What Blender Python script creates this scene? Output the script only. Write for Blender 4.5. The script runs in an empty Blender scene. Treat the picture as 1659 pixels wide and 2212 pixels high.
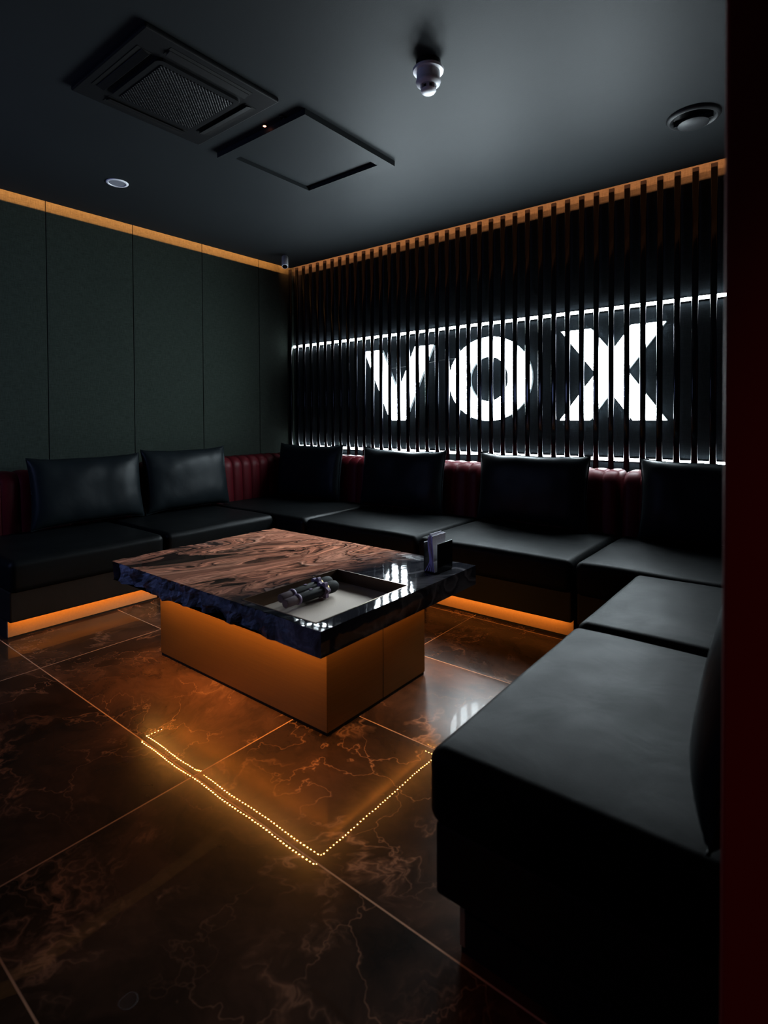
import bpy, bmesh, math, random
from mathutils import Vector, Matrix, noise
random.seed(7)
PI = math.pi
scene = bpy.context.scene
col = scene.collection

# ------------------------------------------------------------------ helpers
def link(name, bm, mats, parent=None, smooth=False, loc=None):
    me = bpy.data.meshes.new(name)
    bm.normal_update()
    bm.to_mesh(me); bm.free()
    for m in (mats if isinstance(mats, (list, tuple)) else [mats]):
        me.materials.append(m)
    if smooth:
        for p in me.polygons:
            p.use_smooth = True
        me.set_sharp_from_angle(angle=math.radians(42))
    o = bpy.data.objects.new(name, me)
    col.objects.link(o)
    if parent is not None:
        o.parent = parent
    if loc is not None:
        o.location = loc
    return o

def tag(o, label=None, cat=None, group=None, kind=None):
    if label: o['label'] = label
    if cat: o['category'] = cat
    if group: o['group'] = group
    if kind: o['kind'] = kind
    return o

def thing(name, label, cat, loc=(0, 0, 0), rz=0.0, group=None):
    o = bpy.data.objects.new(name, None)
    o.empty_display_size = 0.1
    col.objects.link(o)
    o.location = loc
    o.rotation_euler = (0, 0, rz)
    return tag(o, label, cat, group)

def box(bm, x0, x1, y0, y1, z0, z1, bev=0.0, seg=2, mat=0):
    r = bmesh.ops.create_cube(bm, size=1.0)
    vs = r['verts']
    for v in vs:
        v.co = Vector(((x0 + x1) / 2 + v.co.x * (x1 - x0), (y0 + y1) / 2 + v.co.y * (y1 - y0), (z0 + z1) / 2 + v.co.z * (z1 - z0)))
    fs = set(f for v in vs for f in v.link_faces)
    for f in fs: f.material_index = mat
    if bev > 0:
        es = list(set(e for v in vs for e in v.link_edges))
        r = bmesh.ops.bevel(bm, geom=es, offset=bev, segments=seg, profile=0.5, affect='EDGES')
        for f in r['faces']: f.material_index = mat
    return bm

def lathe(bm, prof, n=40, c=(0, 0, 0), mat=0, M=None):
    """prof: list of (r,z)"""
    rings = []
    for r, z in prof:
        if r < 1e-6:
            p = Vector((0, 0, z))
            rings.append([bm.verts.new((M @ p if M else p) + Vector(c))])
        else:
            ring = []
            for k in range(n):
                a = 2 * PI * k / n
                p = Vector((r * math.cos(a), r * math.sin(a), z))
                ring.append(bm.verts.new((M @ p if M else p) + Vector(c)))
            rings.append(ring)
    for a, b in zip(rings[:-1], rings[1:]):
        for k in range(n):
            k2 = (k + 1) % n
            if len(a) == 1 and len(b) == 1: continue
            if len(a) == 1: f = bm.faces.new((a[0], b[k], b[k2]))
            elif len(b) == 1: f = bm.faces.new((a[k], b[0], a[k2]))
            else: f = bm.faces.new((a[k], b[k], b[k2], a[k2]))
            f.material_index = mat
    bmesh.ops.recalc_face_normals(bm, faces=bm.faces[:])
    return bm

def tube(bm, pts, r, n=8):
    rings = []
    pts = [Vector(p) for p in pts]
    for i, p in enumerate(pts):
        t = (pts[min(i + 1, len(pts) - 1)] - pts[max(i - 1, 0)]).normalized()
        a = t.cross(Vector((0, 0, 1)))
        if a.length < 1e-4: a = t.cross(Vector((0, 1, 0)))
        a.normalize(); b = t.cross(a)
        rings.append([bm.verts.new(p + r * (math.cos(2 * PI * k / n) * a + math.sin(2 * PI * k / n) * b)) for k in range(n)])
    for A, B in zip(rings[:-1], rings[1:]):
        for k in range(n):
            bm.faces.new((A[k], A[(k + 1) % n], B[(k + 1) % n], B[k]))
    bm.faces.new(rings[0]); bm.faces.new(rings[-1])
    bmesh.ops.recalc_face_normals(bm, faces=bm.faces[:])
    return bm

def axis_list(h0, h1, r, nin, nr=5):
    L = [h0 + r * (1 - math.cos(k / nr * PI / 2)) if False else h0 + r * k / nr for k in range(nr)]
    L += [h0 + r + (h1 - h0 - 2 * r) * k / nin for k in range(nin + 1)]
    L += [h1 - r + r * (k + 1) / nr for k in range(nr)]
    return L

def soft_box(bm, b, r, nin=(10, 10, 2), fn=None, nr=5):
    """rounded box on a fine grid; fn(p,u,v,w)->p reshapes (u,v,w in -1..1)"""
    x0, x1, y0, y1, z0, z1 = b
    X = axis_list(x0, x1, r, nin[0], nr); Y = axis_list(y0, y1, r, nin[1], nr); Z = axis_list(z0, z1, r, nin[2], nr)
    cache = {}
    def vert(i, j, k):
        key = (i, j, k)
        if key in cache: return cache[key]
        p = Vector((X[i], Y[j], Z[k]))
        q = Vector((min(max(p.x, x0 + r), x1 - r), min(max(p.y, y0 + r), y1 - r), min(max(p.z, z0 + r), z1 - r)))
        d = p - q
        if d.length > 1e-9: p = q + d.normalized() * r
        if fn: p = fn(p, (2 * X[i] - x0 - x1) / (x1 - x0), (2 * Y[j] - y0 - y1) / (y1 - y0), (2 * Z[k] - z0 - z1) / (z1 - z0))
        cache[key] = bm.verts.new(p)
        return cache[key]
    nx, ny, nz = len(X) - 1, len(Y) - 1, len(Z) - 1
    for i in range(nx):
        for j in range(ny):
            bm.faces.new((vert(i, j, 0), vert(i, j + 1, 0), vert(i + 1, j + 1, 0), vert(i + 1, j, 0)))
            bm.faces.new((vert(i, j, nz), vert(i + 1, j, nz), vert(i + 1, j + 1, nz), vert(i, j + 1, nz)))
    for i in range(nx):
        for k in range(nz):
            bm.faces.new((vert(i, 0, k), vert(i + 1, 0, k), vert(i + 1, 0, k + 1), vert(i, 0, k + 1)))
            bm.faces.new((vert(i, ny, k), vert(i, ny, k + 1), vert(i + 1, ny, k + 1), vert(i + 1, ny, k)))
    for j in range(ny):
        for k in range(nz):
            bm.faces.new((vert(0, j, k), vert(0, j, k + 1), vert(0, j + 1, k + 1), vert(0, j + 1, k)))
            bm.faces.new((vert(nx, j, k), vert(nx, j + 1, k), vert(nx, j + 1, k + 1), vert(nx, j, k + 1)))
    return bm

def prism(bm, poly, y0, y1, mat_face=0, mat_side=0):
    """poly of (x,z), front at y0 (towards -Y), back at y1"""
    a = [bm.verts.new((x, y0, z)) for x, z in poly]
    b = [bm.verts.new((x, y1, z)) for x, z in poly]
    f = bm.faces.new(a); f.material_index = mat_face
    bm.faces.new(list(reversed(b))).material_index = mat_side
    n = len(poly)
    for k in range(n):
        bm.faces.new((a[k], b[k], b[(k + 1) % n], a[(k + 1) % n])).material_index = mat_side
    bmesh.ops.recalc_face_normals(bm, faces=bm.faces[:])
    return bm

# ------------------------------------------------------------------ materials
class NT:
    def __init__(s, name):
        s.m = bpy.data.materials.new(name); s.m.use_nodes = True
        s.t = s.m.node_tree; s.n = s.t.nodes
        s.b = s.n['Principled BSDF']
    def add(s, typ, **kw):
        nd = s.n.new(typ)
        for k, v in kw.items():
            if k.startswith('_'): setattr(nd, k[1:], v)
            else: nd.inputs[k.replace('__', ' ')].default_value = v
        return nd
    def l(s, a, b): s.t.links.new(a, b)
    def set(s, **kw):
        for k, v in kw.items(): s.b.inputs[k.replace('__', ' ')].default_value = v
    def math(s, op, a, b=None, c=None, clamp=False):
        nd = s.n.new('ShaderNodeMath'); nd.operation = op; nd.use_clamp = clamp
        for i, v in enumerate((a, b, c)):
            if v is None: continue
            if isinstance(v, (int, float)): nd.inputs[i].default_value = v
            else: s.l(v, nd.inputs[i])
        return nd.outputs[0]
    def vmath(s, op, a, b=None):
        nd = s.n.new('ShaderNodeVectorMath'); nd.operation = op
        for i, v in enumerate((a, b)):
            if v is None: continue
            if isinstance(v, (tuple, list)): nd.inputs[i].default_value = v
            else: s.l(v, nd.inputs[i])
        return nd.outputs[0]
    def ramp(s, fac, stops, interp='LINEAR'):
        nd = s.n.new('ShaderNodeValToRGB'); nd.color_ramp.interpolation = interp
        e = nd.color_ramp.elements
        while len(e) < len(stops): e.new(0.5)
        for el, (p, c) in zip(e, stops):
            el.position = p; el.color = c if len(c) == 4 else (*c, 1)
        s.l(fac, nd.inputs[0]); return nd.outputs[0]
    def mix(s, fac, a, b):
        nd = s.n.new('ShaderNodeMix'); nd.data_type = 'RGBA'
        for sock, v in ((nd.inputs[0], fac), (nd.inputs[6], a), (nd.inputs[7], b)):
            if isinstance(v, (int, float)): sock.default_value = v
            elif isinstance(v, (tuple, list)): sock.default_value = (*v, 1) if len(v) == 3 else v
            else: s.l(v, sock)
        return nd.outputs[2]
    def bump(s, h, strength=0.3, dist=0.01, normal=None):
        nd = s.n.new('ShaderNodeBump'); nd.inputs['Strength'].default_value = strength; nd.inputs['Distance'].default_value = dist
        s.l(h, nd.inputs['Height'])
        if normal is not None: s.l(normal, nd.inputs['Normal'])
        return nd.outputs[0]
    def noise(s, vec, scale, detail=4, rough=0.55, dist=0.0, out=0):
        nd = s.n.new('ShaderNodeTexNoise')
        nd.inputs['Scale'].default_value = scale; nd.inputs['Detail'].default_value = detail
        nd.inputs['Roughness'].default_value = rough; nd.inputs['Distortion'].default_value = dist
        if vec is not None: s.l(vec, nd.inputs['Vector'])
        return nd.outputs[out]
    def pos(s): return s.n.new('ShaderNodeNewGeometry').outputs['Position']
    def obj(s): return s.n.new('ShaderNodeTexCoord').outputs['Object']

def plain(name, rgb, rough=0.5, metal=0.0, spec=0.5, nscale=60, var=0.12, bump=0.0, **kw):
    t = NT(name)
    v = t.noise(t.obj(), nscale, 3)
    c = t.mix(v, tuple(x * (1 - var) for x in rgb), tuple(min(1, x * (1 + var)) for x in rgb))
    t.l(c, t.b.inputs['Base Color'])
    t.set(Roughness=rough, Metallic=metal, Specular__IOR__Level=spec, **kw)
    if bump > 0: t.l(t.bump(v, bump, 0.002), t.b.inputs['Normal'])
    return t.m

def emit(name, rgb, strength, base=(0.8, 0.8, 0.8)):
    t = NT(name)
    t.set(Base__Color=(*base, 1), Emission__Color=(*rgb, 1), Emission__Strength=strength, Roughness=0.5)
    return t.m

ORANGE = (1.0, 0.44, 0.10)
SIGN_L = 52.0
STRIP_L = 38.0
DIODE_L = 650.0

def leather(name, rgb, rough=0.42, grain=0.25, spec=0.5):
    t = NT(name)
    o = t.obj()
    n1 = t.noise(o, 7, 4)
    c = t.mix(n1, tuple(x * 0.75 for x in rgb), tuple(x * 1.25 for x in rgb))
    t.l(c, t.b.inputs['Base Color'])
    r = t.math('MULTIPLY_ADD', n1, 0.16, rough - 0.08)
    t.l(r, t.b.inputs['Roughness'])
    v = t.add('ShaderNodeTexVoronoi', Scale=420.0); t.l(o, v.inputs['Vector'])
    b1 = t.bump(v.outputs['Distance'], grain, 0.0006)
    n2 = t.noise(o, 5.5, 3, 0.5, 0.6)
    t.l(t.bump(n2, 0.16, 0.02, b1), t.b.inputs['Normal'])
    t.set(Specular__IOR__Level=spec)
    return t.m

def fabric(name, rgb, spec=0.15):
    t = NT(name)
    p = t.pos()
    mp1 = t.add('ShaderNodeMapping'); mp1.inputs['Scale'].default_value = (260, 260, 22); t.l(p, mp1.inputs['Vector'])
    mp2 = t.add('ShaderNodeMapping'); mp2.inputs['Scale'].default_value = (22, 22, 300); t.l(p, mp2.inputs['Vector'])
    a = t.noise(mp1.outputs[0], 1.0, 2); b = t.noise(mp2.outputs[0], 1.0, 2)
    w = t.math('MULTIPLY', t.math('ADD', a, b), 0.5)
    big = t.noise(p, 2.2, 3)
    f = t.math('MULTIPLY_ADD', w, 1.6, -0.3, True)
    c = t.mix(f, tuple(x * 0.35 for x in rgb), tuple(x * 1.7 for x in rgb))
    c = t.mix(t.math('MULTIPLY', big, 0.5), c, tuple(x * 0.7 for x in (rgb[0], rgb[1] * 1.05, rgb[2])))
    t.l(c, t.b.inputs['Base Color'])
    t.set(Roughness=0.9, Specular__IOR__Level=spec)
    t.l(t.bump(w, 0.5, 0.002), t.b.inputs['Normal'])
    return t.m

def paint(name, rgb, rough=0.75, spec=0.25):
    t = NT(name)
    p = t.pos()
    n = t.noise(p, 1.7, 4); f = t.noise(p, 180, 2)
    c = t.mix(n, tuple(x * 0.88 for x in rgb), tuple(x * 1.1 for x in rgb))
    t.l(c, t.b.inputs['Base Color'])
    t.l(t.bump(f, 0.15, 0.001), t.b.inputs['Normal'])
    t.set(Roughness=rough, Specular__IOR__Level=spec)
    return t.m

def floor_mat():
    t = NT('brown_marble_tile')
    p = t.pos()
    sp = t.n.new('ShaderNodeSeparateXYZ'); t.l(p, sp.inputs[0])
    GX, GY, WX, WY = -1.585, 0.995, 1.25, 0.60
    ux = t.math('DIVIDE', t.math('SUBTRACT', sp.outputs[0], GX), WX)
    uy = t.math('DIVIDE', t.math('SUBTRACT', sp.outputs[1], GY), WY)
    ix = t.math('FLOOR', ux); iy = t.math('FLOOR', uy)
    fx = t.math('SUBTRACT', ux, ix); fy = t.math('SUBTRACT', uy, iy)
    dx = t.math('MULTIPLY', t.math('MINIMUM', fx, t.math('SUBTRACT', 1.0, fx)), WX)
    dy = t.math('MULTIPLY', t.math('MINIMUM', fy, t.math('SUBTRACT', 1.0, fy)), WY)
    d = t.math('MINIMUM', dx, dy)
    grout = t.math('LESS_THAN', d, 0.0022)
    # per tile offset
    cv = t.n.new('ShaderNodeCombineXYZ'); t.l(ix, cv.inputs[0]); t.l(iy, cv.inputs[1])
    wn = t.n.new('ShaderNodeTexWhiteNoise'); wn.noise_dimensions = '3D'; t.l(cv.outputs[0], wn.inputs['Vector'])
    off = t.vmath('MULTIPLY', wn.outputs['Color'], (37.0, 23.0, 11.0))
    q = t.vmath('ADD', p, off)
    warp = t.noise(q, 1.6, 5, 0.6, 0.5, out=1)
    qw = t.vmath('ADD', q, t.vmath('MULTIPLY', t.vmath('SUBTRACT', warp, (0.5, 0.5, 0.5)), (0.9, 0.9, 0.5)))
    cloud = t.noise(qw, 1.9, 6, 0.62)
    base = t.ramp(cloud, [(0.30, (0.012, 0.008, 0.006)), (0.5, (0.045, 0.027, 0.018)), (0.68, (0.10, 0.058, 0.038)), (0.8, (0.16, 0.10, 0.07))])
    # thin veins
    vn = t.noise(qw, 2.6, 5, 0.58, 0.2)
    ridge = t.math('ABSOLUTE', t.math('SUBTRACT', vn, 0.5))
    vein = t.ramp(ridge, [(0.0, (1, 1, 1)), (0.012, (0.35, 0.35, 0.35)), (0.035, (0, 0, 0))])
    vmask = t.ramp(t.noise(q, 2.4, 3), [(0.48, (0, 0, 0)), (0.66, (1, 1, 1))])
    vf = t.math('MULTIPLY', t.math('MULTIPLY', vein, vmask), 0.75)
    vo = t.n.new('ShaderNodeTexVoronoi'); vo.feature = 'DISTANCE_TO_EDGE'; vo.inputs['Scale'].default_value = 3.4
    warp2 = t.noise(q, 6, 4, 0.6, 0.0, out=1)
    t.l(t.vmath('ADD', qw, t.vmath('MULTIPLY', warp2, (0.25, 0.25, 0.25))), vo.inputs['Vector'])
    crack = t.ramp(vo.outputs['Distance'], [(0.0, (1, 1, 1)), (0.006, (0.3, 0.3, 0.3)), (0.018, (0, 0, 0))])
    cm = t.ramp(t.noise(q, 1.7, 2), [(0.44, (0, 0, 0)), (0.6, (0.7, 0.7, 0.7))])
    vf2 = t.math('MAXIMUM', vf, t.math('MULTIPLY', crack, cm))
    c = t.mix(vf2, base, (0.34, 0.21, 0.14))
    c = t.mix(grout, c, (0.42, 0.30, 0.22))
    t.l(c, t.b.inputs['Base Color'])
    t.l(t.mix(grout, (0.27, 0.27, 0.27), (0.8, 0.8, 0.8)), t.b.inputs['Roughness'])
    t.set(Specular__IOR__Level=0.09)
    polish = t.math('MULTIPLY_ADD', t.math('LESS_THAN', iy, 0.5), 0.30, 0.03)
    t.l(t.math('MULTIPLY', polish, t.math('SUBTRACT', 1.0, grout)), t.b.inputs['Coat Weight'])
    t.set(Coat__Roughness=0.012, Coat__IOR=1.5)
    # cushion edges of each tile, slightly wavy surface
    e = t.math('SUBTRACT', 1.0, t.math('DIVIDE', t.math('MINIMUM', d, 0.03), 0.03))
    e2 = t.math('MULTIPLY', t.math('POWER', e, 1.6), -0.00042)
    wav = t.math('MULTIPLY', t.noise(q, 9, 2), 0.0002)
    h = t.math('ADD', e2, wav)
    nb = t.bump(h, 1.0, 1.0)
    t.l(nb, t.b.inputs['Coat Normal'])
    fine = t.math('MULTIPLY', t.noise(q, 60, 3), 0.00008)
    t.l(t.bump(t.math('ADD', h, fine), 1.0, 1.0), t.b.inputs['Normal'])
    return t.m

def marble_top():
    t = NT('swirled_brown_marble')
    p = t.pos()
    mp = t.add('ShaderNodeMapping'); mp.inputs['Rotation'].default_value = (0, 0, math.radians(-68)); t.l(p, mp.inputs['Vector'])
    q = mp.outputs[0]
    st = t.vmath('MULTIPLY', q, (0.55, 1.5, 1.0))
    w1 = t.noise(st, 1.7, 2, 0.5, 0.0, out=1)
    s1 = t.vmath('ADD', st, t.vmath('MULTIPLY', t.vmath('SUBTRACT', w1, (.5, .5, .5)), (1.3, 1.1, 0)))
    w2 = t.noise(s1, 3.4, 3, 0.55, 0.0, out=1)
    s2 = t.vmath('ADD', s1, t.vmath('MULTIPLY', t.vmath('SUBTRACT', w2, (.5, .5, .5)), (0.60, 0.50, 0)))
    w3 = t.noise(s2, 11.0, 3, 0.55, 0.0, out=1)
    s3 = t.vmath('ADD', s2, t.vmath('MULTIPLY', t.vmath('SUBTRACT', w3, (.5, .5, .5)), (0.07, 0.07, 0)))
    n = t.noise(s3, 2.3, 3.5, 0.5, 0.0)
    n2 = t.noise(t.vmath('ADD', s3, (7.3, 2.1, 0.0)), 6.0, 6, 0.6, 0.0)
    f = t.math('ADD', t.math('MULTIPLY', n, 0.9), t.math('MULTIPLY', n2, 0.1))
    brown = t.ramp(f, [(0.33, (0.02, 0.012, 0.010)), (0.375, (0.03, 0.018, 0.014)), (0.395, (0.70, 0.33, 0.22)), (0.412, (0.08, 0.045, 0.034)), (0.43, (0.60, 0.26, 0.17)), (0.465, (0.82, 0.37, 0.24)), (0.480, (0.34, 0.155, 0.105)), (0.490, (0.04, 0.022, 0.018)), (0.500, (0.85, 0.42, 0.28)), (0.535, (0.85, 0.38, 0.245)), (0.548, (0.20, 0.10, 0.07)), (0.562, (0.03, 0.018, 0.014)), (0.574, (0.88, 0.50, 0.36)), (0.61, (0.66, 0.29, 0.19)), (0.63, (0.06, 0.035, 0.028)), (0.66, (0.70, 0.36, 0.25))])
    brown = t.mix(t.ramp(t.noise(t.vmath('ADD', s1, (3.1, 9.2, 0)), 2.6, 2, 0.5), [(0.50, (0, 0, 0)), (0.68, (0.6, 0.6, 0.6))]), brown, (0.74, 0.335, 0.22))
    brown = t.mix(t.ramp(t.noise(s3, 26, 4, 0.65), [(0.46, (0, 0, 0)), (0.66, (0.45, 0.45, 0.45))]), brown, (0.10, 0.05, 0.038))
    fine = t.math('MULTIPLY_ADD', t.math('SINE', t.math('MULTIPLY', t.math('ADD', f, t.math('MULTIPLY', t.noise(s3, 9, 3), 0.04)), 190.0)), 0.30, 0.80)
    brown = t.mix(t.math('SUBTRACT', 1.0, fine, None, True), brown, (0.05, 0.026, 0.02))
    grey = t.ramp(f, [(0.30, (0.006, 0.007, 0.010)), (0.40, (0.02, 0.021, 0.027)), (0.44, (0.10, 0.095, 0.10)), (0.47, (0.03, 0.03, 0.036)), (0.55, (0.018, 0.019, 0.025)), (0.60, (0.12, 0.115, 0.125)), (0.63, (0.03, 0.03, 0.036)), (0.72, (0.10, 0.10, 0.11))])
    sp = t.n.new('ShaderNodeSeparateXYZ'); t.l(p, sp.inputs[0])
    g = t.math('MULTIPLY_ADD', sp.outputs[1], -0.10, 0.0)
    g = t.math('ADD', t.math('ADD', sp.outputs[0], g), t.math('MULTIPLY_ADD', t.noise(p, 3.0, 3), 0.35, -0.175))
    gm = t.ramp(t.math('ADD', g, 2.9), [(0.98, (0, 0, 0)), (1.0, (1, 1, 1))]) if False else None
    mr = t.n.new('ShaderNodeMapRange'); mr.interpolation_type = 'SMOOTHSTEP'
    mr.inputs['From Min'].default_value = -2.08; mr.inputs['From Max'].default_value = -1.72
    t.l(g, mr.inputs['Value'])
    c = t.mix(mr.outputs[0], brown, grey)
    t.l(c, t.b.inputs['Base Color'])
    t.set(Roughness=0.04, Specular__IOR__Level=0.15)
    t.l(t.bump(t.noise(p, 9, 2), 0.07, 0.01), t.b.inputs['Normal'])
    return t.m

def marble_side():
    t = NT('chiselled_dark_stone')
    p = t.pos()
    n = t.noise(p, 9, 7, 0.65, 1.2)
    rid = t.math('ABSOLUTE', t.math('SUBTRACT', t.noise(p, 5, 6, 0.6, 1.0), 0.5))
    vein = t.ramp(rid, [(0.0, (1, 1, 1)), (0.01, (0.25, 0.25, 0.25)), (0.03, (0, 0, 0))])
    c = t.ramp(n, [(0.32, (0.025, 0.027, 0.04)), (0.52, (0.15, 0.17, 0.24)), (0.72, (0.50, 0.54, 0.66))])
    c = t.mix(t.math('MULTIPLY', vein, 0.5), c, (0.30, 0.31, 0.38))
    t.l(c, t.b.inputs['Base Color'])
    t.set(Roughness=0.45)
    t.l(t.bump(n, 0.7, 0.012), t.b.inputs['Normal'])
    return t.m

def metal_brushed(name, rgb, rough=0.38):
    t = NT(name)
    o = t.obj()
    mp = t.add('ShaderNodeMapping'); mp.inputs['Scale'].default_value = (3, 3, 260); t.l(o, mp.inputs['Vector'])
    n = t.noise(mp.outputs[0], 1.0, 3)
    c = t.mix(n, tuple(x * 0.8 for x in rgb), tuple(min(1, x * 1.2) for x in rgb))
    t.l(c, t.b.inputs['Base Color'])
    t.l(t.math('MULTIPLY_ADD', n, 0.15, rough - 0.07), t.b.inputs['Roughness'])
    t.set(Metallic=0.6)
    return t.m

def grille_mat():
    t = NT('perforated_grille')
    o = t.obj()
    sp = t.n.new('ShaderNodeSeparateXYZ'); t.l(o, sp.inputs[0])
    a = t.math('SINE', t.math('MULTIPLY', sp.outputs[0], 2 * PI / 0.0165))
    b = t.math('SINE', t.math('MULTIPLY', sp.outputs[1], 2 * PI / 0.0165))
    m = t.math('MULTIPLY', a, b)
    f = t.math('GREATER_THAN', m, 0.25)
    t.l(t.mix(f, (0.001, 0.001, 0.0015), (0.026, 0.026, 0.031)), t.b.inputs['Base Color'])
    t.set(Roughness=0.4)
    t.l(t.bump(m, 0.6, 0.004), t.b.inputs['Normal'])
    return t.m

M_floor = floor_mat()
M_ceil = paint('dark_grey_paint', (0.028, 0.032, 0.0345), 0.51, 0.125)
M_front = paint('black_paint', (0.02, 0.02, 0.022))
M_wallfab = fabric('green_grey_fabric', (0.031, 0.041, 0.035))
M_backfab = fabric('black_fabric', (0.029, 0.036, 0.042))
M_seam = plain('seam_black', (0.01, 0.008, 0.006), 0.8)
M_slat = NT('gloss_black_slat')
M_slat.set(Base__Color=(0.006, 0.007, 0.010, 1), Roughness=0.12, IOR=1.4)
_n = M_slat.noise(M_slat.obj(), 14, 2); M_slat.l(M_slat.math('MULTIPLY_ADD', _n, 0.05, 0.10), M_slat.b.inputs['Roughness'])
M_slat = M_slat.m
M_sign = emit('sign_face_glow', (0.84, 0.95, 1.0), SIGN_L)
M_return = emit('sign_side_acrylic', (0.75, 0.88, 0.95), 0.13, (0.5, 0.55, 0.58))
M_white_led = emit('white_led', (0.86, 0.95, 1.0), STRIP_L)
M_leather = leather('black_leather', (0.0045, 0.006, 0.007), 0.56, 0.25, 0.08)
M_leather2 = leather('black_seat_leather_left', (0.0045, 0.006, 0.007), 0.45, 0.25, 0.13)
M_pillow = leather('black_pillow_leather', (0.009, 0.0135, 0.0165), 0.40, 0.2, 0.11)
M_baseleather = leather('black_base_leather', (0.020, 0.017, 0.015), 0.55, 0.25, 0.15)
M_red = leather('burgundy_leather', (0.075, 0.0055, 0.0105), 0.45, 0.25, 0.14)
M_toe = plain('bronze_toe_board', (0.42, 0.30, 0.19), 0.5, 0.2, nscale=120)
M_darkfoot = plain('black_foot', (0.008, 0.007, 0.006), 0.7)
M_bronze = metal_brushed('brushed_bronze', (0.25, 0.155, 0.050), 0.42)
M_top = marble_top()
M_side = marble_side()
M_traywall = metal_brushed('tray_wall_metal', (0.14, 0.085, 0.055), 0.35)
M_trayfloor = plain('tray_lining', (0.62, 0.53, 0.46), 0.75, bump=0.3, nscale=250)
M_diode = emit('amber_diode', ORANGE, DIODE_L)
M_strip = plain('strip_backing', (0.5, 0.4, 0.25), 0.6)
M_ac = plain('ac_black_plastic', (0.012, 0.0125, 0.014), 0.5, 0, 0.25)
M_acdark = plain('ac_vent_black', (0.002, 0.002, 0.0025), 0.6)
M_grille = grille_mat()
M_white = plain('white_plastic', (0.80, 0.80, 0.83), 0.4)
M_downlens = plain('downlight_lens', (0.26, 0.27, 0.30), 0.5)
M_black = plain('black_plastic', (0.012, 0.012, 0.014), 0.35)
M_mic = plain('mic_black', (0.006, 0.006, 0.007), 0.42, 0, 0.18)
M_mesh = plain('mic_mesh', (0.010, 0.010, 0.011), 0.55, 0, 0.15, nscale=900, var=0.9, bump=0.8)
M_lav = plain('lavender_rubber', (0.24, 0.17, 0.27), 0.6)
M_mauve = plain('mauve_cap', (0.15, 0.105, 0.12), 0.55)
M_gold = plain('gold_edge', (0.5, 0.36, 0.14), 0.35, 0.8)
M_napkin = plain('napkin_paper', (0.72, 0.70, 0.78), 0.9, bump=0.3)
M_napside = plain('napkin_folds', (0.62, 0.55, 0.92), 0.9)
M_acrylic = plain('black_acrylic', (0.006, 0.006, 0.007), 0.12)
M_edge = plain('lit_edge_tone', (0.55, 0.55, 0.57), 0.2)
M_diff = plain('diffuser_paint', (0.032, 0.034, 0.037), 0.45, 0, 0.3)
M_redwall = plain('dark_red_jamb', (0.30, 0.022, 0.018), 0.6, nscale=4)
M_redled = emit('standby_led', (1.0, 0.30, 0.16), 5.0)
M_screen = emit('screen_glow', (0.36, 0.47, 1.0), 5.0, (0.01, 0.01, 0.01))
M_cable = plain('dark_cable', (0.06, 0.06, 0.06), 0.5)
M_lens = plain('lens_black', (0.004, 0.004, 0.005), 0.1)

# ------------------------------------------------------------------ setting
H = 2.654
LX, BY, RX, FY = -4.32, 3.92, 0.40, -0.55
def S(name, bm, m, parent=None, smooth=False):
    o = link(name, bm, m, parent, smooth)
    if parent is None: o['kind'] = 'structure'
    return o

S('floor', box(bmesh.new(), LX - .1, RX + .1, FY - .1, BY + .1, -0.05, 0.0), M_floor)
# ceiling board: stops short of left and back walls, leaving light coves
S('ceiling', box(bmesh.new(), -4.215, RX + .1, FY - .1, 3.79, H, H + 0.012), M_ceil)
S('trim_1', box(bmesh.new(), LX - .1, RX + .1, FY - .1, BY + .1, H + 0.16, H + 0.2), M_front)   # slab above the coves
wl = S('wall_left', box(bmesh.new(), LX - .1, LX, FY - .1, BY + .1, 0, H + 0.16), M_seam)
y = 1.592 - 0.626 * 3
while y < BY - 0.01:
    y1 = min(y + 0.626, BY)
    bm = bmesh.new(); box(bm, LX - 0.002, LX + 0.012, max(y, FY) + 0.002, y1 - 0.002, 0.0, H + 0.15, 0.003, 2)
    link('wall_panel', bm, M_wallfab, wl)
    y += 0.626
S('wall_back', box(bmesh.new(), LX, RX, BY, BY + 0.1, 0, H + 0.16), M_backfab)
S('wall_right', box(bmesh.new(), RX, RX + 0.1, 0.74, BY + .1, 0, H + 0.16), M_front)
S('wall_front', box(bmesh.new(), LX, -0.75, FY - 0.1, FY, 0, H), M_front)
S('door_1', box(bmesh.new(), -0.092, 0.9, 0.742, 0.86, 0, H, 0.004, 2), M_redwall)

# ------------------------------------------------------------------ slat screen
scr = thing('slat_screen', 'tall screen of glossy black vertical slats in front of the glowing letters', 'screen', (0, 3.855, 0))
bm = bmesh.new()
_pr = []
for k in range(28):
    a = 2 * PI * k / 28
    ca, sa = math.cos(a), math.sin(a)
    _pr.append((0.0182 * math.copysign(abs(ca) ** 0.5, ca), 0.0095 * math.copysign(abs(sa) ** 0.6, sa)))
_lo = [bm.verts.new((x, y, 0.02)) for x, y in _pr]; _hi = [bm.verts.new((x, y, H + 0.012)) for x, y in _pr]
for k in range(28): bm.faces.new((_lo[k], _lo[(k + 1) % 28], _hi[(k + 1) % 28], _hi[k]))
bm.faces.new(list(reversed(_lo))); bm.faces.new(_hi)
for f in bm.faces: f.smooth = len(f.verts) == 4
s0 = None
for k in range(44):
    if s0 is None:
        s0 = link('slat', bm, M_slat, scr); o = s0
    else:
        o = s0.copy(); col.objects.link(o); o.parent = scr
    o.location = (-4.289 + 0.0989 * k, 0, 0)
bm = bmesh.new(); box(bm, LX + .015, 0.0, 0.02, 0.045, 0.25, 0.29); box(bm, LX + .015, 0.0, 0.02, 0.045, 2.45, 2.48) if False else None
link('mounting_rail', bm, M_black, scr)

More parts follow.
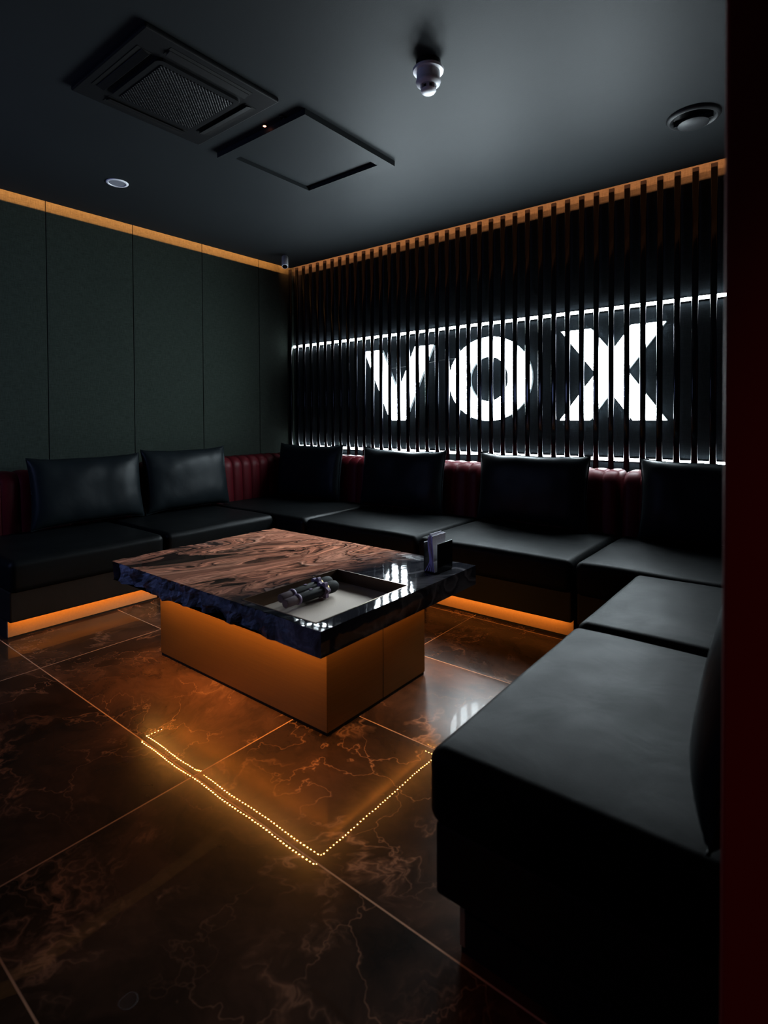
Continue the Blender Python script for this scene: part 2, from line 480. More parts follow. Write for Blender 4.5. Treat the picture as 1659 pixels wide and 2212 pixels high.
# sign letters
def letter(name, label, polys):
    e = thing(name, label, 'sign', (0, 0, 0), 0, None)
    bm = bmesh.new()
    for p in polys: prism(bm, p, 3.892, 3.919)
    for f in bm.faces:
        pass
    side = link('return', bm, M_return, e)
    bm = bmesh.new()
    for p in polys:
        bm.faces.new([bm.verts.new((x, 3.8905, z)) for x, z in p])
    bmesh.ops.recalc_face_normals(bm, faces=bm.faces[:])
    for f in bm.faces:
        if f.normal.y > 0: f.normal_flip()
    link('face', bm, M_sign, e)
    return e
z0, z1 = 1.127, 1.758
letter('sign_letter', 'glowing white letter V behind the slats, left end of the sign',
       [[(-3.322, z1), (-3.122, z1), (-2.943, 1.371), (-2.758, z1), (-2.567, z1), (-2.863, z0), (-3.030, z0)]])
cx, cz = -2.056, 1.449
N = 48
ro, ri = (0.357, 0.327), (0.165, 0.174)
quads = []
for k in range(N):
    a, b = 2 * PI * k / N, 2 * PI * (k + 1) / N
    quads.append((a, b))
e = thing('sign_letter', 'glowing white round letter O in the middle of the sign', 'sign')
bm = bmesh.new()
def ring_pt(r, a, y): return (cx + r[0] * math.cos(a), y, cz + r[1] * math.sin(a))
for y in (3.892, 3.919):
    pass
vo = [[bm.verts.new(ring_pt(r, 2 * PI * k / N, yy)) for k in range(N)] for r in (ro, ri) for yy in (3.892, 3.919)]
for k in range(N):
    k2 = (k + 1) % N
    bm.faces.new((vo[0][k], vo[0][k2], vo[1][k2], vo[1][k]))
    bm.faces.new((vo[2][k], vo[3][k], vo[3][k2], vo[2][k2]))
    bm.faces.new((vo[1][k], vo[1][k2], vo[3][k2], vo[3][k]))
bmesh.ops.recalc_face_normals(bm, faces=bm.faces[:])
link('return', bm, M_return, e)
bm = bmesh.new()
a_ = [bm.verts.new(ring_pt(ro, 2 * PI * k / N, 3.8905)) for k in range(N)]
b_ = [bm.verts.new(ring_pt(ri, 2 * PI * k / N, 3.8905)) for k in range(N)]
for k in range(N):
    k2 = (k + 1) % N
    f = bm.faces.new((a_[k], a_[k2], b_[k2], b_[k]))
bm.normal_update()
for f in bm.faces:
    if f.normal.y > 0: f.normal_flip()
link('face', bm, M_sign, e)
letter('sign_letter', 'glowing white letter X behind the slats, right end of the sign',
       [[(-1.480, z1), (-1.270, z1), (-1.133, 1.592), (-1.006, z1), (-0.798, z1), (-1.030, 1.455), (-0.790, z0), (-0.998, z0), (-1.137, 1.316), (-1.274, z0), (-1.488, z0), (-1.239, 1.449)]])

def strip(z, label):
    e = thing('light_strip', label, 'light', (0, 3.912, z))
    bm = bmesh.new(); box(bm, LX + .02, RX - .02, -0.003, 0.007, -0.013, 0.013)
    link('channel', bm, M_black, e)
    bm = bmesh.new(); box(bm, LX + .02, RX - .02, -0.008, -0.0031, -0.010, 0.010)
    link('diffuser', bm, M_white_led, e)
strip(1.884, 'bright white light strip running across the wall above the sign letters')
strip(0.862, 'bright white light strip low on the slatted wall just above the red backrests')

# loose cable in front of letters
bm = bmesh.new()
tube(bm, [(-3.238, 3.878, 1.541), (-3.21, 3.878, 1.563), (-3.121, 3.88, 1.581), (-2.988, 3.882, 1.587), (-2.822, 3.88, 1.593), (-2.651, 3.88, 1.602), (-2.51, 3.878, 1.622), (-2.325, 3.88, 1.631), (-2.223, 3.882, 1.645), (-2.123, 3.88, 1.656), (-2.031, 3.88, 1.673), (-1.937, 3.878, 1.682), (-1.83, 3.88, 1.686), (-1.79, 3.88, 1.65), (-1.823, 3.88, 1.598), (-1.86, 3.88, 1.571)], 0.0022, 6)
tag(link('cable', bm, M_cable, None, True), 'thin loose cable sagging across the letters V and O', 'cable')

# ------------------------------------------------------------------ sofa modules
ZS = 0.43
def back_mesh(bm, w, y0, bottom=0.36, top=0.80, th=0.25, chan=0.105, ends=(True, True), bulge=0.013):
    prof = []
    r = 0.085
    for k in range(10): prof.append((y0 + 0.02 * (k / 9), bottom + (top - r - bottom) * k / 9))
    for k in range(1, 9):
        a = k / 8 * PI / 2
        prof.append((y0 + 0.02 + r * (1 - math.cos(a)), top - r + r * math.sin(a)))
    prof.append((y0 + th - 0.05, top + 0.0))
    for k in range(1, 5):
        a = k / 4 * PI / 2
        prof.append((y0 + th - 0.05 + 0.05 * math.sin(a), top - 0.05 * (1 - math.cos(a))))
    prof.append((y0 + th, bottom))
    nr = []
    for i in range(len(prof)):
        a = prof[max(i - 1, 0)]; b = prof[min(i + 1, len(prof) - 1)]
        t = Vector((b[0] - a[0], b[1] - a[1])).normalized()
        nr.append((-t.y, t.x))
    nch = max(1, round(w / chan)); n = nch * 10
    rows = []
    for k in range(n + 1):
        u = k / n; x = u * w
        ph = (u * nch) % 1.0
        if k % 10 == 0: ph = 0
        b = bulge * (abs(math.sin(PI * ph)) ** 0.55)
        m = 0.0
        dl, dr = x, w - x
        R = 0.035
        for d, on in ((dl, ends[0]), (dr, ends[1])):
            if on and d < R: m = max(m, R * (1 - math.sqrt(max(0, 1 - (1 - d / R) ** 2))))
        row = []
        for (py, pz), (ny, nz) in zip(prof, nr):
            off = b - m
            row.append(bm.verts.new((x, py + ny * off, max(pz + nz * off, bottom - .02))))
        rows.append(row)
    for A, B in zip(rows[:-1], rows[1:]):
        for k in range(len(prof) - 1):
            bm.faces.new((A[k], B[k], B[k + 1], A[k + 1]))
        bm.faces.new((A[-1], B[-1], B[0], A[0]))
    bm.faces.new(rows[0]); bm.faces.new(list(reversed(rows[-1])))
    bmesh.ops.recalc_face_normals(bm, faces=bm.faces[:])
    return bm

def seat_fn(w, seed):
    def fn(p, u, v, ww):
        if ww > 0:
            p = p.copy()
            crown = 0.010 * (1 - abs(u) ** 4) * (1 - abs(v) ** 4)
            wob = 0.004 * noise.noise(Vector((p.x * 3.1 + seed, p.y * 3.3, seed)))
            p.z += (crown + wob) * min(1, max(0, (ww + 0.2)))
        return p
    return fn

def module(name, label, loc, rz, w, d, back=True, group=None, seed=0, toe_from=0.0, toe_to=None, skin=None):
    e = thing(name, label, 'sofa', loc, rz, group)
    g = 0.006
    bm = bmesh.new(); soft_box(bm, (g, w - g, 0.0, 0.83, 0.25, ZS - 0.008), 0.036, (14, 12, 2), seat_fn(w, seed))
    link('seat', bm, skin or M_leather, e, True)
    bm = bmesh.new(); box(bm, 0.012, w - 0.012, 0.022, d, 0.100, 0.262, 0.008, 2)
    link('base', bm, M_baseleather, e)
    bm = bmesh.new(); box(bm, 0.02 + toe_from, (toe_to or w) - 0.02, 0.080, 0.092, 0.012, 0.18)
    link('toe_board', bm, M_toe, e)
    bm = bmesh.new(); box(bm, 0.02, w - 0.02, 0.093, d, 0.0, 0.09); box(bm, 0.02, w - 0.02, 0.084, 0.0935, 0.0, 0.0119)
    link('plinth', bm, M_darkfoot, e)
    if back:
        bm = bmesh.new(); back_mesh(bm, w - 0.012, 0.80, th=d - 0.80 - 0.005)
        for v in bm.verts: v.co.x += 0.006
        link('backrest', bm, M_red, e, True)
    return e

DL = 1.028
G = 'upholstered sofa sections round the room'
module('sofa_section', 'black leather sofa section by the left wall, nearer one with the wide cushion', (-3.25, 1.0, 0), PI / 2, 0.865, DL, group=G, seed=1, skin=M_leather2)
module('sofa_section', 'black leather sofa section by the left wall, next to the corner section', (-3.25, 1.868, 0), PI / 2, 0.885, DL, group=G, seed=2, skin=M_leather2)
c = module('sofa_section', 'black leather corner sofa section where left wall meets slatted wall', (-4.283, 2.758, 0), 0, 1.341, 1.07, group=G, seed=3, skin=M_leather2, toe_from=1.03)
bm = bmesh.new(); back_mesh(bm, 0.79, 0.80, th=0.245)
R90 = Matrix.Rotation(PI / 2, 4, 'Z')
for v in bm.verts: v.co = R90 @ v.co + Vector((1.046, 0.005, 0))
link('backrest', bm, M_red, c, True)
module('sofa_section', 'black leather sofa section under the letters V and O, left of the napkin holder', (-2.938, 2.758, 0), 0, 0.985, 1.07, group=G, seed=4)
module('sofa_section', 'black leather sofa section below the letters O and X, behind the napkin holder', (-1.949, 2.758, 0), 0, 0.957, 1.07, group=G, seed=5)
module('sofa_section', 'black leather sofa section at the right end of the slatted wall', (-0.987, 2.758, 0), 0, 1.36, 1.07, group=G, seed=6)
module('sofa_section', 'black leather sofa section on the right, farther of two, touching the back row', (-0.69, 2.75, 0), -PI / 2, 0.805, 1.07, group=G, seed=7)
module('sofa_section', 'large black leather sofa section in the right foreground by the doorway', (-0.69, 1.941, 0), -PI / 2, 0.94, 1.07, group=G, seed=8)

# ------------------------------------------------------------------ pillows
def pillow_mesh(w, h, t, seed):
    bm = bmesh.new()
    nu, nv = 34, 24
    sides = []
    for s in (-1, 1):
        g = []
        for i in range(nu + 1):
            row = []
            for j in range(nv + 1):
                u = -1 + 2 * i / nu; v = -1 + 2 * j / nv
                u = math.copysign(1 - (1 - abs(u)) ** 1.35, u); v = math.copysign(1 - (1 - abs(v)) ** 1.35, v)
                # pinched sides between the corner ears
                x = u * w / 2 * (1 - 0.05 * (1 - v * v) ** 1 * abs(u) ** 4)
                z = v * h / 2 * (1 - 0.085 * (1 - u ** 4) * abs(v) ** 3)
                f = ((1 - u ** 4) * (1 - v ** 4))
                th = t / 2 * f ** 0.5
                q = Vector((x * 5 + seed * 3.3, z * 5 + s * 7, seed))
                th *= 1 + 0.14 * noise.noise(q)
                # wrinkles running out of the corners and along the top
                c_ = (abs(u) * abs(v))
                th += 0.007 * f ** 0.5 * (abs(u) + abs(v)) * 0.6 * noise.noise(Vector((x * 16, z * 9, seed + s)))
                z += 0.006 * noise.noise(Vector((x * 7, seed, 1.0))) * abs(v)
                row.append((x, s * th, z))
            g.append(row)
        sides.append(g)
    V = {}
    def vert(s, i, j):
        edge = i in (0, nu) or j in (0, nv)
        key = (0 if edge else s, i, j)
        if key not in V:
            p = sides[s][i][j]
            V[key] = bm.verts.new((p[0], 0.0 if edge else p[1], p[2]))
        return V[key]
    for s in (0, 1):
        for i in range(nu):
            for j in range(nv):
                q = (vert(s, i, j), vert(s, i + 1, j), vert(s, i + 1, j + 1), vert(s, i, j + 1))
                bm.faces.new(q if s == 0 else tuple(reversed(q)))
    bmesh.ops.recalc_face_normals(bm, faces=bm.faces[:])
    # bottom at z = 0
    zmin = min(v.co.z for v in bm.verts)
    for v in bm.verts: v.co.z -= zmin
    return bm, [(sides[0][i][j][0], sides[0][i][j][2] - zmin) for (i, j) in [(i, 0) for i in range(nu)] + [(nu, j) for j in range(nv)] + [(i, nv) for i in range(nu, 0, -1)] + [(0, j) for j in range(nv, 0, -1)]]

def pillow(label, x, y, rz, w, h, t, lean, seed, roll=0.0, z=ZS + 0.004):
    """lean: top tips towards local +Y (the backrest)"""
    e = thing('back_cushion', label, 'cushion', (x, y, z), rz, 'black leather back cushions')
    e.rotation_euler = (-lean, roll, rz)
    bm, outline = pillow_mesh(w, h, t, seed)
    link('cover', bm, M_pillow, e, True)
    bm = bmesh.new()
    tube(bm, [(p[0], 0, p[1]) for p in outline] + [(outline[0][0], 0, outline[0][1])], 0.0035, 6)
    link('piping', bm, M_pillow, e, True)
    return e
ln = math.radians(6.5)
pillow('wide black back cushion by the left wall, leftmost of all cushions', -3.942, 1.72, PI / 2, 0.75, 0.47, 0.155, ln * 1.4, 1)
pillow('black back cushion by the left wall, second from the left', -3.94, 2.475, PI / 2, 0.735, 0.49, 0.155, ln * 1.4, 2)
pillow('black back cushion standing in the corner section, left of the V', -3.645, 3.452, 0, 0.80, 0.485, 0.155, ln, 3)
pillow('black back cushion under the letter V and the left of the O', -2.605, 3.452, 0, 0.80, 0.475, 0.155, ln, 4, 0.01)
pillow('black back cushion between the letters O and X', -1.53, 3.452, 0, 0.775, 0.475, 0.155, ln, 5)
pillow('black back cushion at the right end of the back row, cut off by the doorway', -0.47, 3.452, 0, 0.77, 0.475, 0.155, ln, 6)
pillow('dark back cushion on the right foreground seat, half hidden by the doorway', -0.145, 1.43, -PI / 2, 0.80, 0.48, 0.185, math.radians(14), 7)

# ------------------------------------------------------------------ table
T = thing('coffee_table', 'low square table with swirled brown marble top on a bronze box base', 'table', (-1.96, 1.73, 0))
tx, ty = -1.96, 1.73
def loc_(v): return (v[0] - tx, v[1] - ty, v[2])
# slab with a tray well, front and left edges chiselled
def slab():
    bm = bmesh.new()
    X0, X1, Y0, Y1, Z0, Z1 = -2.665, -1.245, 1.236, 2.231, 0.389, 0.475
    a0, a1, b0, b1 = -1.702, -1.308, 1.276, 1.797
    def lin(a, b, n): return [a + (b - a) * k / n for k in range(n)]
    xs = lin(X0, a0, 60) + lin(a0, a1, 24) + lin(a1, X1, 5) + [X1]
    ys = lin(Y0, b0, 4) + lin(b0, b1, 20) + lin(b1, Y1, 20) + [Y1]
    nz = 8
    def rough(x, y, z):
        # chip depth of the broken front / left edges
        tz = (z - Z0) / (Z1 - Z0)
        n = noise.fractal(Vector((x * 9, y * 9, z * 13)), 1.0, 2.0, 4)
        n2 = noise.noise(Vector((x * 3.1 + 5, y * 3.1, 2.0)))
        ridge = abs(noise.noise(Vector((x * 14 + z * 6, y * 14, 3.3))))
        return 0.006 + 0.030 * n + 0.022 * n2 + 0.045 * ridge + 0.022 * tz * max(0, 0.5 + n2)
    G_ = {}
    def vert(i, j, k):
        key = (i, j, k)
        if key in G_: return G_[key]
        x, y, z = xs[i], ys[j], Z0 + (Z1 - Z0) * k / nz
        p = Vector((x, y, z))
        if j == 0:   # front edge, smoother towards the polished right corner
            f = min(1, max(0.0, (-1.33 - x) / 0.35))
            p.y += f * rough(x, y, z)
            if k == nz: p.z -= 0.004 * f
            if k == 0: p.y += 0.0
        if i == 0:
            p.x += 0.45 * rough(x, y, z)
        G_[key] = bm.verts.new(loc_(p)); return G_[key]
    nx, ny = len(xs) - 1, len(ys) - 1
    ia, ib = xs.index(a0), xs.index(a1); ja, jb = ys.index(b0), ys.index(b1)
    for i in range(nx):
        for j in range(ny):
            hole = ia <= i < ib and ja <= j < jb
            if not hole: bm.faces.new((vert(i, j, nz), vert(i + 1, j, nz), vert(i + 1, j + 1, nz), vert(i, j + 1, nz))).material_index = 0
            bm.faces.new((vert(i, j, 0), vert(i, j + 1, 0), vert(i + 1, j + 1, 0), vert(i + 1, j, 0))).material_index = 1
    for k in range(nz):
        for i in range(nx):
            bm.faces.new((vert(i, 0, k), vert(i + 1, 0, k), vert(i + 1, 0, k + 1), vert(i, 0, k + 1))).material_index = 1
            bm.faces.new((vert(i, ny, k), vert(i, ny, k + 1), vert(i + 1, ny, k + 1), vert(i + 1, ny, k))).material_index = 0
        for j in range(ny):
            bm.faces.new((vert(0, j, k), vert(0, j, k + 1), vert(0, j + 1, k + 1), vert(0, j + 1, k))).material_index = 1
            bm.faces.new((vert(nx, j, k), vert(nx, j + 1, k), vert(nx, j + 1, k + 1), vert(nx, j, k + 1))).material_index = 0
    return bm
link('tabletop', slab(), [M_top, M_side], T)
# tray well
bm = bmesh.new()
a0, a1, b0, b1, zf, zt = -1.702, -1.308, 1.276, 1.797, 0.424, 0.4765
th = 0.004
for (x0, x1, y0, y1) in ((a0, a0 + th, b0, b1), (a1 - th, a1, b0, b1), (a0, a1, b0, b0 + th), (a0, a1, b1 - th, b1)):
    box(bm, x0 - tx, x1 - tx, y0 - ty, y1 - ty, zf, zt)
tr = link('tray', bm, M_traywall, T)
bm = bmesh.new(); box(bm, a0 - tx + .001, a1 - tx - .001, b0 - ty + .001, b1 - ty - .001, 0.412, zf)
link('tray_lining', bm, M_trayfloor, tr)
# base
bm = bmesh.new(); box(bm, -2.53 - tx, -1.398 - tx, 1.418 - ty, 2.041 - ty, 0.012, 0.3885, 0.002, 1)
bs = link('base', bm, M_bronze, T)
bm = bmesh.new(); box(bm, -2.526 - tx, -1.402 - tx, 1.422 - ty, 2.037 - ty, 0.0, 0.0121)
link('plinth', bm, M_darkfoot, T)
bm = bmesh.new(); box(bm, -1.3982 - tx, -1.3972 - tx, 1.741 - ty, 1.743 - ty, 0.013, 0.388)
link('panel_joint', bm, M_darkfoot, bs)
# LED strip under the slab
path = [(-2.56, 1.345), (-1.375, 1.345), (-1.375, 2.10), (-2.56, 2.10), (-2.56, 1.345)]
bm = bmesh.new(); bd = bmesh.new()
for (x0, y0), (x1, y1) in zip(path[:-1], path[1:]):
    L = math.hypot(x1 - x0, y1 - y0); n = int(L / 0.0167)
    if abs(x1 - x0) > abs(y1 - y0): box(bm, min(x0, x1) - tx, max(x0, x1) - tx, y0 - .005 - ty, y0 + .005 - ty, 0.387, 0.3888)
    else: box(bm, x0 - .005 - tx, x0 + .005 - tx, min(y0, y1) - ty, max(y0, y1) - ty, 0.387, 0.3888)
    for k in range(n):
        f = (k + 0.5) / n
        px, py = x0 + (x1 - x0) * f, y0 + (y1 - y0) * f
        py += 0.004 * math.sin(f * 19) ; s = 0.0028 if y0 == y1 else 0.0019
        q = [bd.verts.new((px + dx * s - tx, py + dy * s - ty, 0.3865)) for dx, dy in ((-1, -1), (-1, 1), (1, 1), (1, -1))]
        bd.faces.new(q)
ls = link('light_strip', bm, M_strip, T)
bd.normal_update()
for f in bd.faces:
    if f.normal.z > 0: f.normal_flip()
o = link('diodes', bd, M_diode, ls); o['kind'] = 'stuff'

# ------------------------------------------------------------------ microphones
def mic(label, tail, ang, hexrot):
    e = thing('microphone', label, 'microphone', tail, ang, 'microphones in the table tray')
    Mx = Matrix(((0, 0, 1), (0, 1, 0), (-1, 0, 0)))  # lathe z -> local x
    def part(name, prof, mat, n=28, parent=e, smooth=True):
        bm = bmesh.new(); lathe(bm, prof, n, (0, 0, 0), 0, Mx); return link(name, bm, mat, parent, smooth)
    part('tail_cap', [(0, 0), (0.0175, 0.0), (0.0195, 0.004), (0.0205, 0.062), (0, 0.062)], M_mauve)
    part('cap_ring', [(0, 0.058), (0.0225, 0.058), (0.0250, 0.062), (0.0250, 0.067), (0.0225, 0.072), (0, 0.072)], M_lav)
    b = part('body', [(0, 0.070), (0.0215, 0.070), (0.0235, 0.105), (0.0235, 0.180), (0.0215, 0.205), (0, 0.205)], M_mic)
    bm = bmesh.new(); box(bm, 0.13, 0.145, -0.006, 0.006, 0.0225, 0.0255, 0.001, 1); link('switch', bm, M_lav, b)
    # six sided wavy anti roll ring
    bm = bmesh.new(); prof = []
    for k in range(48):
        a = 2 * PI * k / 48
        r = 0.036 + 0.006 * math.cos(6 * a + hexrot)
        prof.append((r * math.cos(a), r * math.sin(a)))
    A = [bm.verts.new((0.199, p[0], p[1])) for p in prof]; B = [bm.verts.new((0.216, p[0], p[1])) for p in prof]
    bm.faces.new(A); bm.faces.new(list(reversed(B)))
    for k in range(48): bm.faces.new((A[k], B[k], B[(k + 1) % 48], A[(k + 1) % 48]))
    bmesh.ops.recalc_face_normals(bm, faces=bm.faces[:])
    link('anti_roll_ring', bm, M_lav, e)
    part('neck_ring', [(0, 0.216), (0.0255, 0.216), (0.0265, 0.220), (0.0255, 0.224), (0, 0.224)], M_gold)
    part('head', [(0, 0.223), (0.024, 0.223), (0.0275, 0.238), (0.029, 0.252), (0.0285, 0.266), (0.025, 0.279), (0.018, 0.288), (0.009, 0.2925), (0, 0.2935)], M_mesh)
    e.scale = (1.0, 0.86, 0.86)
    return e
mic('black microphone with mauve tail lying in the tray, nearer to the camera', (-1.572, 1.375, 0.4592), math.radians(92), 0.5)
mic('black microphone with mauve tail in the tray, farther one behind the other', (-1.633, 1.404, 0.4592), math.radians(92), 1.6)

# ------------------------------------------------------------------ napkin holder and napkins
nx0, nx1, ny0, ny1 = -1.372, -1.302, 2.0, 2.118
N_ = thing('napkin_holder', 'black acrylic napkin holder on the far right corner of the marble table', 'napkin holder', ((nx0 + nx1) / 2, (ny0 + ny1) / 2, 0.475))
hx, hy = (nx1 - nx0) / 2, (ny1 - ny0) / 2
bm = bmesh.new(); box(bm, -hx, hx, -hy, hy, 0.0005, 0.006, 0.001, 1); link('base', bm, M_acrylic, N_)
for sx in (-1, 1):
    bm = bmesh.new(); box(bm, sx * hx - .002, sx * hx + .002, -hy, hy, 0.0055, 0.130); pl = link('side_plate', bm, M_acrylic, N_)
    bm = bmesh.new(); box(bm, sx * hx - .002, sx * hx + .002, -hy, hy, 0.1301, 0.1318); link('plate_edge', bm, M_edge, pl)  # lit top edge of the plate, put into a paler colour
def napkin(k, n, label):
    # a folded napkin standing on edge, lower end splayed, upper end leaning
    bm = bmesh.new()
    off = -0.017 + 0.034 * k / (n - 1)
    rows = []
    m = 14
    hgt = 0.150 + 0.012 * random.random() + (0.012 if k == 1 else 0)
    for i in range(m + 1):
        f = i / m
        spread = 1 + 1.6 * max(0, 0.28 - f) / 0.28 if k < n else 1
        x = off * 0.55 * spread + 0.012 * (f - .5) + 0.006 * math.sin(f * 5 + .3)
        y0, y1 = -hy - 0.002 + 0.003 * math.sin(f * 6 + k), hy - 0.016 - 0.012 * f * (k % 2)
        z = 0.0065 + hgt * f
        t = 0.0021
        rows.append([bm.verts.new(q) for q in ((x - t, y0, z), (x + t, y0, z), (x + t, y1, z), (x - t, y1, z))])
    for A, B in zip(rows[:-1], rows[1:]):
        for q in range(4):
            f = bm.faces.new((A[q], A[(q + 1) % 4], B[(q + 1) % 4], B[q])); f.material_index = 1 if q == 0 else 0
    bm.faces.new(rows[0]); bm.faces.new(rows[-1])
    bmesh.ops.recalc_face_normals(bm, faces=bm.faces[:])
    o = link('paper_napkin', bm, [M_napkin, M_napside], None, False, ((nx0 + nx1) / 2, (ny0 + ny1) / 2, 0.475))
    tag(o, label, 'napkin', 'folded paper napkins in the holder')
for k in range(5):
    napkin(k, 5, 'folded pale paper napkin standing in the black holder')

# ------------------------------------------------------------------ ceiling fittings
A = thing('air_conditioner', 'square black ceiling cassette air conditioner with a perforated grille', 'air conditioner', (-2.342, 1.424, H))
w = 0.327
bm = bmesh.new(); box(bm, -w, w, -w, w, -0.022, -0.0005, 0.006, 2)
link('panel', bm, M_ac, A)
bm = bmesh.new(); box(bm, -0.207, 0.207, -0.207, 0.207, -0.036, -0.0215)
es = [e for e in bm.edges if abs(e.verts[0].co.z - e.verts[1].co.z) > 0.01]
bmesh.ops.bevel(bm, geom=es, offset=0.03, segments=6, profile=0.5, affect='EDGES')
gf = link('grille_frame', bm, M_ac, A)
bm = bmesh.new(); box(bm, -0.178, 0.178, -0.178, 0.178, -0.039, -0.0355)
link('grille', bm, M_grille, gf)
for k in range(4):
    bm = bmesh.new()
    box(bm, -0.20, 0.20, 0.232, 0.292, -0.0235, -0.0215)
    Rk = Matrix.Rotation(k * PI / 2, 4, 'Z')
    for v in bm.verts: v.co = Rk @ v.co
    ao = link('air_outlet', bm, M_acdark, A)  # flat black strip in place of a recessed, shaded slot
    bm = bmesh.new(); box(bm, -0.195, 0.195, 0.240, 0.272, -0.030, -0.0265, 0.001, 1)
    for v in bm.verts:
        v.co.z += (v.co.y - 0.256) * 0.25
        v.co = Rk @ v.co
    link('louvre', bm, M_ac, ao)

P_ = thing('access_panel', 'square dark ceiling access panel with a raised frame beside the air conditioner', 'access panel', (-2.342, 2.245, H))
bm = bmesh.new()
o_, i_ = 0.358, 0.285
for (x0, x1, y0, y1) in ((-o_, -i_, -o_, o_), (i_, o_, -o_, o_), (-i_, i_, -o_, -i_), (-i_, i_, i_, o_)):
    box(bm, x0, x1, y0, y1, -0.030, -0.0005)
bmesh.ops.remove_doubles(bm, verts=bm.verts[:], dist=1e-5)
link('frame', bm, M_ceil, P_)
bm = bmesh.new(); box(bm, -i_ + .001, i_ - .001, -i_ + .001, i_ - .001, -0.008, -0.0005)
link('door', bm, M_ceil, P_)

D = thing('smoke_detector', 'white smoke detector hanging from the ceiling near its middle', 'smoke detector', (-1.325, 1.975, H))
bm = bmesh.new(); lathe(bm, [(0, -0.0005), (0.052, -0.0005), (0.052, -0.03), (0.0, -0.03)], 40); link('mount', bm, M_black, D, True)
bm = bmesh.new(); lathe(bm, [(0, -0.028), (0.063, -0.028), (0.066, -0.032), (0.064, -0.041), (0.050, -0.044), (0.049, -0.078), (0.0, -0.078)], 44); link('base', bm, M_white, D, True)
bm = bmesh.new(); lathe(bm, [(0, -0.076), (0.050, -0.076), (0.053, -0.083), (0.050, -0.092), (0.036, -0.100), (0.034, -0.098), (0, -0.098)], 44); hd = link('detector_head', bm, M_white, D, True)
bm = bmesh.new()
for k in range(6):
    a = k * PI / 3
    b = bmesh.new(); box(b, 0.024, 0.034, -0.006, 0.006, -0.118, -0.095)
    for v in b.verts: v.co = Matrix.Rotation(a, 4, 'Z') @ v.co
    me = bpy.data.meshes.new('tmp'); b.to_mesh(me); b.free(); bm.from_mesh(me); bpy.data.meshes.remove(me)
link('vent_ribs', bm, M_white, hd)
bm = bmesh.new(); lathe(bm, [(0, -0.096), (0.022, -0.096), (0.022, -0.116), (0, -0.116)], 24); link('chamber', bm, M_black, hd, True)
bm = bmesh.new(); lathe(bm, [(0, -0.1155), (0.032, -0.1155), (0.033, -0.119), (0.028, -0.127), (0.016, -0.131), (0, -0.132)], 36); link('cap', bm, M_white, D, True)

D = thing('air_diffuser', 'round dark ceiling air diffuser above the right end of the slats', 'air vent', (-0.529, 3.165, H))
bm = bmesh.new(); lathe(bm, [(0.088, -0.0005), (0.122, -0.0005), (0.122, -0.006), (0.116, -0.014), (0.106, -0.018), (0.096, -0.014), (0.088, -0.004), (0.088, -0.0005)], 56); link('rim', bm, M_diff, D, True)
bm = bmesh.new(); lathe(bm, [(0, -0.001), (0.089, -0.001), (0.089, -0.002), (0, -0.002)], 40); link('throat', bm, M_acdark, D)  # black disc stands for the shaded cavity
bm = bmesh.new(); lathe(bm, [(0, -0.046), (0.058, -0.044), (0.070, -0.038), (0.069, -0.035), (0.03, -0.028), (0, -0.026)], 48); link('cone', bm, M_diff, D, True)
bm = bmesh.new(); box(bm, -0.088, 0.088, -0.003, 0.003, -0.028, -0.002); link('support_bar', bm, M_diff, D)

D = thing('downlight', 'unlit round white recessed downlight in the ceiling near the left wall', 'ceiling light', (-3.535, 1.725, H))
bm = bmesh.new(); lathe(bm, [(0.050, -0.0005), (0.066, -0.0005), (0.066, -0.003), (0.062, -0.006), (0.052, -0.006), (0.050, -0.002)], 44); link('rim', bm, M_white, D, True)
bm = bmesh.new(); lathe(bm, [(0, -0.001), (0.052, -0.001), (0.052, -0.003), (0, -0.003)], 36); link('lens', bm, M_downlens, D)

D = thing('security_camera', 'small white cylindrical camera on the ceiling near the corner of slatted wall', 'camera', (-3.93, 3.47, H))
ax = Vector((0.50, -0.44, -1.0)).normalized()
Q = Vector((0, 0, -1)).rotation_difference(ax).to_matrix()
bm = bmesh.new(); lathe(bm, [(0, -0.0005), (0.026, -0.0005), (0.026, -0.012), (0, -0.014)], 28); link('mount', bm, M_black, D, True)
bm = bmesh.new(); lathe(bm, [(0, -0.012), (0.022, -0.012), (0.030, -0.022), (0.030, -0.140), (0.027, -0.145), (0.023, -0.145), (0, -0.143)], 32, (0, 0, 0), 0, Q); bd_ = link('housing', bm, M_white, D, True)
bm = bmesh.new(); lathe(bm, [(0, -0.1440), (0.0225, -0.1440), (0.0225, -0.147), (0, -0.147)], 28, (0, 0, 0), 0, Q); link('lens', bm, M_lens, bd_)

D = thing('indicator_light', 'tiny glowing reddish indicator light on the ceiling beside the access panel', 'indicator light', (-2.26, 1.866, H))
bm = bmesh.new(); lathe(bm, [(0.007, -0.0005), (0.013, -0.0005), (0.013, -0.004), (0.008, -0.005), (0.007, -0.003)], 24); link('bezel', bm, M_ac, D, True)
bm = bmesh.new(); lathe(bm, [(0, -0.001), (0.0085, -0.001), (0.0085, -0.005), (0.005, -0.008), (0, -0.009)], 20); link('lamp', bm, M_redled, D, True)
D = thing('ceiling_sensor', 'small dark round ceiling sensor next to the glowing indicator light', 'sensor', (-2.128, 1.868, H))
bm = bmesh.new(); lathe(bm, [(0.009, -0.0005), (0.017, -0.0005), (0.017, -0.005), (0.011, -0.007), (0.009, -0.004)], 24); link('bezel', bm, M_ac, D, True)
bm = bmesh.new(); lathe(bm, [(0, -0.001), (0.0095, -0.001), (0.0095, -0.003), (0, -0.004)], 20); link('lens', bm, M_lens, D, True)

